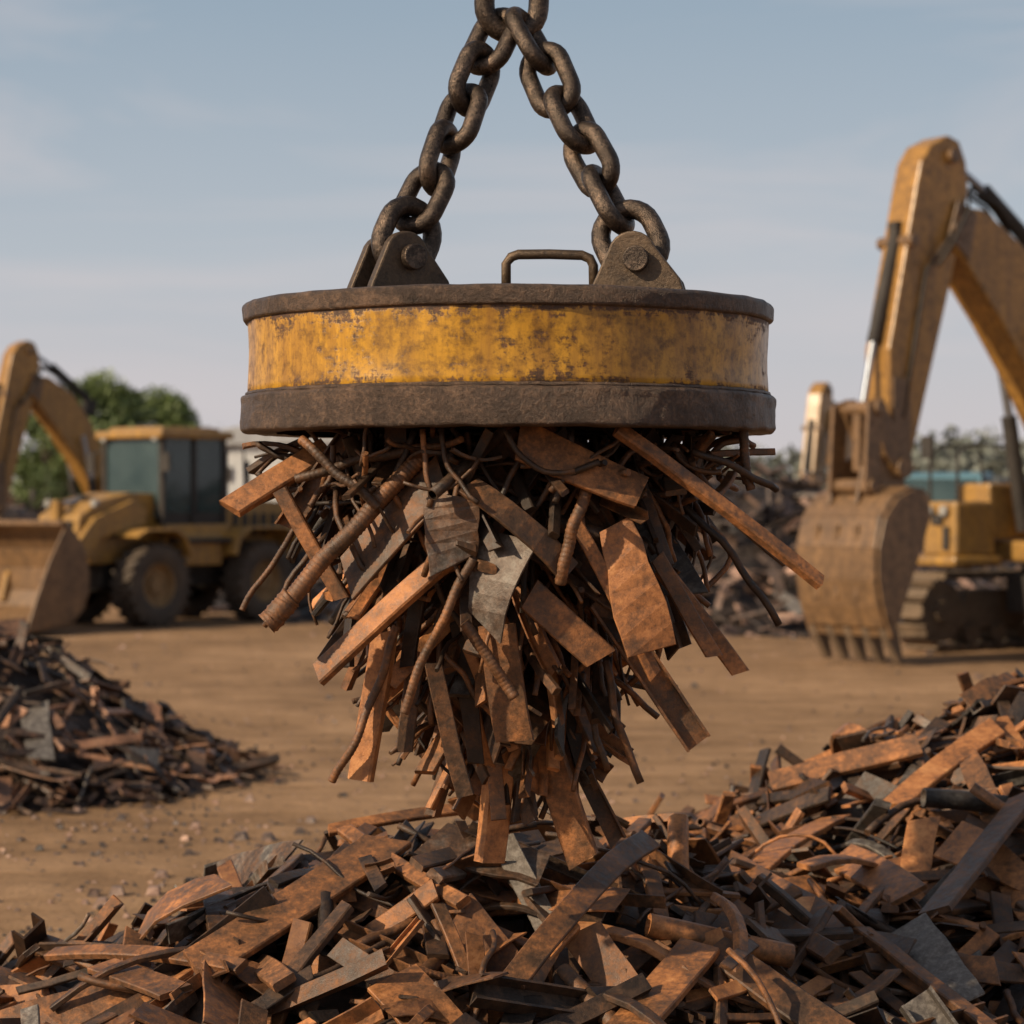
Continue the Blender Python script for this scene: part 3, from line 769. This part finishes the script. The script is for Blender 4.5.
    prof = [(2.15, 1.60), (1.95, 1.48), (1.78, 1.25), (1.70, .95), (1.70, .62), (1.80, .36), (2.0, .20), (2.3, .13), (2.85, .08)]
    p = Part(); p.strip(prof, -.04, -1.28, 1.28)
    side = prof + [(2.86, .14), (2.72, .5), (2.45, 1.1)]
    p.prism(side, -1.30, -1.26); p.prism(side, 1.26, 1.30)
    p.prism([(2.6, .09), (3.02, .03), (3.02, .06), (2.6, .14)], -1.31, 1.31)
    p.prism([(2.08, 1.56), (2.25, 1.62), (2.25, 1.70), (2.08, 1.66)], -1.31, 1.31)
    p.done('bucket', M_buck, E, .01)
    return E
loader((-6.35, 38.3, 0), math.atan2(-.785, -.62))

# ------------------------------------------------------------------ truck, warehouse
T = empty('dump_truck', (9.35, 52, 0), math.radians(250))
p = Part(); p.prism([(0, 1.0), (1.55, 1.0), (1.6, 1.9), (1.35, 2.55), (.1, 2.6), (0, 2.5)], -1.1, 1.1); p.prism([(1.55, .6), (1.9, .6), (1.9, 1.2), (1.58, 1.3)], -1.1, 1.1)
p.done('cab', plain_mat('faded_blue_paint', (.07, .17, .22), .5), T, .06)
p = Part(); p.prism([(1.615, 1.8), (1.63, 1.8), (1.43, 2.45), (1.415, 2.45)], -.95, .95); p.box((.8, 1.105, 2.15), (1.0, .02, .5)); p.box((.8, -1.105, 2.15), (1.0, .02, .5)); p.done('windows', M_glass, T)
p = Part(); p.prism([(-5.2, 1.3), (-5.4, 2.5), (-.2, 2.5), (-.3, 1.3)], -1.15, 1.15)
for k in range(7): p.box((-4.8+k*.75, 1.18, 1.9), (.08, .08, 1.1)); p.box((-4.8+k*.75, -1.18, 1.9), (.08, .08, 1.1))
p.done('dump_body', plain_mat('grey_body', (.13, .14, .14), .6), T, .03)
p = Part(); p.box((-2, 0, 1.0), (7, .9, .3)); p.done('frame', M_dark, T)
for i, x in enumerate((.9, -3.2, -4.4)):
    wheel(T, x, 1.0, .52, .35, 'l%d' % i); wheel(T, x, -1.0, .52, .35, 'r%d' % i)

W = empty('warehouse', (-9.6, 86, 0), math.radians(-8))
mw = plain_mat('white_cladding', (.62, .63, .62), .6, 0, .06); mr = plain_mat('grey_roof', (.34, .35, .36), .6)
p = Part(); p.box((2, 0, 1.95), (7.4, 8, 3.9))
for k in range(30): p.box((-1.6+k*.25, -4.02, 1.95), (.08, .06, 3.88))
p.done('walls', mw, W)
p = Part(); p.prism([(-2.0, 3.9), (-2.0, 4.02), (2.0, 4.7), (6.0, 4.02), (6.0, 3.9)], -4.3, 4.3); p.done('roof', mr, W)
p = Part(); p.box((3.7, -4.08, 1.6), (2.8, .08, 3.2)); p.box((-.2, -4.08, 2.9), (1.6, .08, .45)); p.done('door_and_window', M_dark, W)

# ------------------------------------------------------------------ trees
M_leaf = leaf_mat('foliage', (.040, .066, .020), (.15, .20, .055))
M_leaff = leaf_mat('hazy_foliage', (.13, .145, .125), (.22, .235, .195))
M_bark = plain_mat('bark', (.09, .07, .05), .9)
def leaves(mb, c, rad, n, s, rr):
    base = rr.random()
    for i in range(n):
        d = V((rr.gauss(0, 1), rr.gauss(0, 1), rr.gauss(0, 1))).normalized()*(rr.random()**.45)
        p = c+V((d.x*rad.x, d.y*rad.y, d.z*rad.z))
        a = V((rr.gauss(0, 1), rr.gauss(0, 1), rr.gauss(0, 1))).normalized(); b = a.orthogonal().normalized()
        b = (Matrix.Rotation(rr.uniform(0, 6.28), 3, a) @ b); cc = a.cross(b); k = s*rr.uniform(.6, 1.3)
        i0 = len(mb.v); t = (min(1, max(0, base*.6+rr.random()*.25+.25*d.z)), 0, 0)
        mb.v += [p-b*k, p-cc*k*.5, p+b*k, p+cc*k*.5]; mb.t += [t]*4
        mb.f.append((i0, i0+1, i0+2, i0+3)); mb.sm.append(False)
def tree(x, y, h, w, seed):
    rr = random.Random(seed); E = empty('deciduous_tree', (x, y, 0))
    tb = MB(); pts = [V((noise.noise(V((seed, k, 0)))*.25, noise.noise(V((k, seed, 4)))*.25, k*h*.75/7)) for k in range(8)]
    sweep(tb, pts, circ(h*.035, 9), V((0, 1, 0)), (0, 0, 0), [(1-.11*k,)*2 for k in range(8)], True)
    lb = MB()
    for i in range(36):
        ph = rr.uniform(0, 6.28); hz = rr.uniform(.25, 1)
        rad = w*.5*math.sin(min(1, (1.05-hz)*1.5)*math.pi/2)*rr.uniform(.35, .95)
        e = V((math.cos(ph)*rad, math.sin(ph)*rad, h*hz*.93))
        st = pts[min(7, int(hz*6))]
        if st.z > e.z: st = pts[2]
        sweep(tb, [st, (st+e)/2+V((0, 0, -.1)), e], circ(h*.009, 5), V((.1, 1, 0)), (0, 0, 0), [(1, 1), (.7, .7), (.3, .3)], True)
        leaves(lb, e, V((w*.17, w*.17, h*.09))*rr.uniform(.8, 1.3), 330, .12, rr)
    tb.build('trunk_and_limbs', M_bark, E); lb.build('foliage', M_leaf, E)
for a in [(-15.4, 90, 6.9, 5.4, 1), (-13.6, 94, 6.4, 4.8, 2), (-18.6, 96, 5.9, 4.6, 3)]: tree(*a)
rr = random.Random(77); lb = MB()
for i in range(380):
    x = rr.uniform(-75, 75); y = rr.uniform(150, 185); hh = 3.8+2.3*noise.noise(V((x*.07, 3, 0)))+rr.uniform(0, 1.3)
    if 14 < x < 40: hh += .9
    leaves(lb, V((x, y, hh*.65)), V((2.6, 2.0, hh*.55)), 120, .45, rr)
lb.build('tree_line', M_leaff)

# ------------------------------------------------------------------ ground
gm, nt, b = newmat('packed_dirt')
vec = objvec(nt)
g1 = noise_n(nt, vec, .22, 6, .6); g2 = noise_n(nt, vec, 1.7, 8, .68); g3 = noise_n(nt, vec, 22, 6, .75)
tr = noise_n(nt, vscale(nt, vec, (.25, 2.4, 1)), 1.0, 5, .6, .4)
f = mth(nt, 'ADD', mth(nt, 'MULTIPLY', g1, .35), mth(nt, 'ADD', mth(nt, 'MULTIPLY', g2, .3), mth(nt, 'ADD', mth(nt, 'MULTIPLY', g3, .15), mth(nt, 'MULTIPLY', tr, .2))))
nt.links.new(ramp(nt, f, [(.38, (.14, .080, .041)), (.48, (.25, .150, .078)), (.58, (.38, .235, .130))]), b.inputs['Base Color'])
b.inputs['Roughness'].default_value = .95; b.inputs['Specular IOR Level'].default_value = .2
bump(nt, b, mth(nt, 'ADD', g2, mth(nt, 'ADD', mth(nt, 'MULTIPLY', g3, .25), tr)), .8, .08)
xs = [-1500, -600, -250, -100, -50] + [-30+i*.5 for i in range(121)] + [50, 100, 250, 600, 1500]
ys = [-600, -100, -20] + [i*.5 for i in range(0, 121)] + [70, 90, 120, 180, 300, 700, 1500, 2500]
vs = []; fs = []
for y in ys:
    for x in xs:
        k = 1 if (abs(x) < 30 and 0 < y < 60) else 0
        vs.append((x, y, k*(.03*noise.noise(V((x*.5, y*.5, 0)))+.015*noise.noise(V((x*1.7, y*1.7, 5))))))
nx = len(xs)
for j in range(len(ys)-1):
    for i in range(nx-1): a = j*nx+i; fs.append((a, a+1, a+nx+1, a+nx))
me = bpy.data.meshes.new('ground'); me.from_pydata(vs, [], fs); me.materials.append(gm)
me.polygons.foreach_set('use_smooth', [True]*len(me.polygons))
COL.objects.link(bpy.data.objects.new('ground', me))
rr = random.Random(21); gb = MB()
for i in range(3400):
    y = 9+rr.random()**1.3*28; x = rr.uniform(-.26, .26)*y
    if rr.random() < .3: x = -2.3+rr.gauss(0, 1.3); y = 14+rr.gauss(0, 2.5)
    s = rr.uniform(.005, .022)*(1+(rr.random() < .05)*1.6)
    i0 = len(gb.v); t = (rr.random(), rr.random()*.5, rr.random())
    q = [V((rr.uniform(.6, 1)*a*s, rr.uniform(.6, 1)*b2*s, rr.uniform(-.2, .1)*s+(c*s*.9))) for c in (0, 1) for a, b2 in ((-1, -1), (1, -1), (1, 1), (-1, 1))]
    for k, v in enumerate(q):
        if k > 3: v.x *= .6; v.y *= .6
        gb.v.append(v+V((x, y, .0))); gb.t.append(t)
    for fc in ((4, 5, 6, 7), (0, 1, 5, 4), (1, 2, 6, 5), (2, 3, 7, 6), (3, 0, 4, 7)):
        gb.f.append(tuple(i0+k for k in fc)); gb.sm.append(False)
gb.build('gravel', M_scrapfar)

# ------------------------------------------------------------------ sky + sun
SE = math.radians(31); az = math.radians(241)   # azimuth measured clockwise from +Y
w = bpy.data.worlds.new('World'); scene.world = w; w.use_nodes = True
nt = w.node_tree; nt.nodes.clear()
out = nt.nodes.new('ShaderNodeOutputWorld'); bg = nt.nodes.new('ShaderNodeBackground'); nt.links.new(bg.outputs[0], out.inputs[0])
sky = nt.nodes.new('ShaderNodeTexSky'); sky.sky_type = 'NISHITA'; sky.sun_disc = False
sky.sun_elevation = SE; sky.sun_rotation = az; sky.air_density = 1.0; sky.dust_density = 2.0; sky.ozone_density = 1.0
hsv = nt.nodes.new('ShaderNodeHueSaturation'); hsv.inputs['Saturation'].default_value = .6
nt.links.new(sky.outputs[0], hsv.inputs['Color'])
tc = nt.nodes.new('ShaderNodeTexCoord').outputs['Generated']
sp = nt.nodes.new('ShaderNodeSeparateXYZ'); nt.links.new(tc, sp.inputs[0])
haze = ramp(nt, sp.outputs[2], [(0.0, (.66, .60, .60)), (.04, (.60, .575, .60)), (.10, (.48, .525, .58)), (.20, (.32, .41, .50)), (.45, (.18, .27, .41))])
hz = nt.nodes.new('ShaderNodeVectorMath'); hz.operation = 'SCALE'; nt.links.new(haze, hz.inputs[0]); hz.inputs['Scale'].default_value = 10.0
c0 = mix(nt, ramp(nt, sp.outputs[2], [(0.0, .9), (.25, .84), (.6, 0.0)]), hsv.outputs[0], hz.outputs[0])
cl = noise_n(nt, vscale(nt, tc, (2.0, 2.0, 13)), 1.3, 6, .55, .7)
cm = mth(nt, 'MULTIPLY', ramp(nt, cl, [(.46, 0.0), (.72, 1.0)]), .6)
nt.links.new(mix(nt, cm, c0, (6.7, 6.0, 6.0)), bg.inputs[0])
bg.inputs[1].default_value = .10
sd = bpy.data.lights.new('sun', 'SUN'); sd.energy = 5.0; sd.angle = math.radians(.8); sd.color = (1, .80, .56)
so = bpy.data.objects.new('sun', sd); COL.objects.link(so)
dirn = V((math.sin(az)*math.cos(SE), math.cos(az)*math.cos(SE), math.sin(SE)))
so.rotation_euler = dirn.to_track_quat('Z', 'Y').to_euler(); so.location = dirn*50

# ------------------------------------------------------------------ camera
cd = bpy.data.cameras.new('camera'); cd.sensor_width = 36; cd.lens = 2400/1024*36
cd.clip_end = 5000; cd.dof.use_dof = True; cd.dof.focus_distance = 6.9; cd.dof.aperture_fstop = 3.2
co = bpy.data.objects.new('camera', cd); COL.objects.link(co)
co.location = (0, 0, 2.0); co.rotation_euler = (math.pi/2-math.atan(12/2400), 0, 0)
scene.camera = co
scene.view_settings.view_transform = 'Standard'; scene.view_settings.look = 'None'; scene.view_settings.exposure = 0
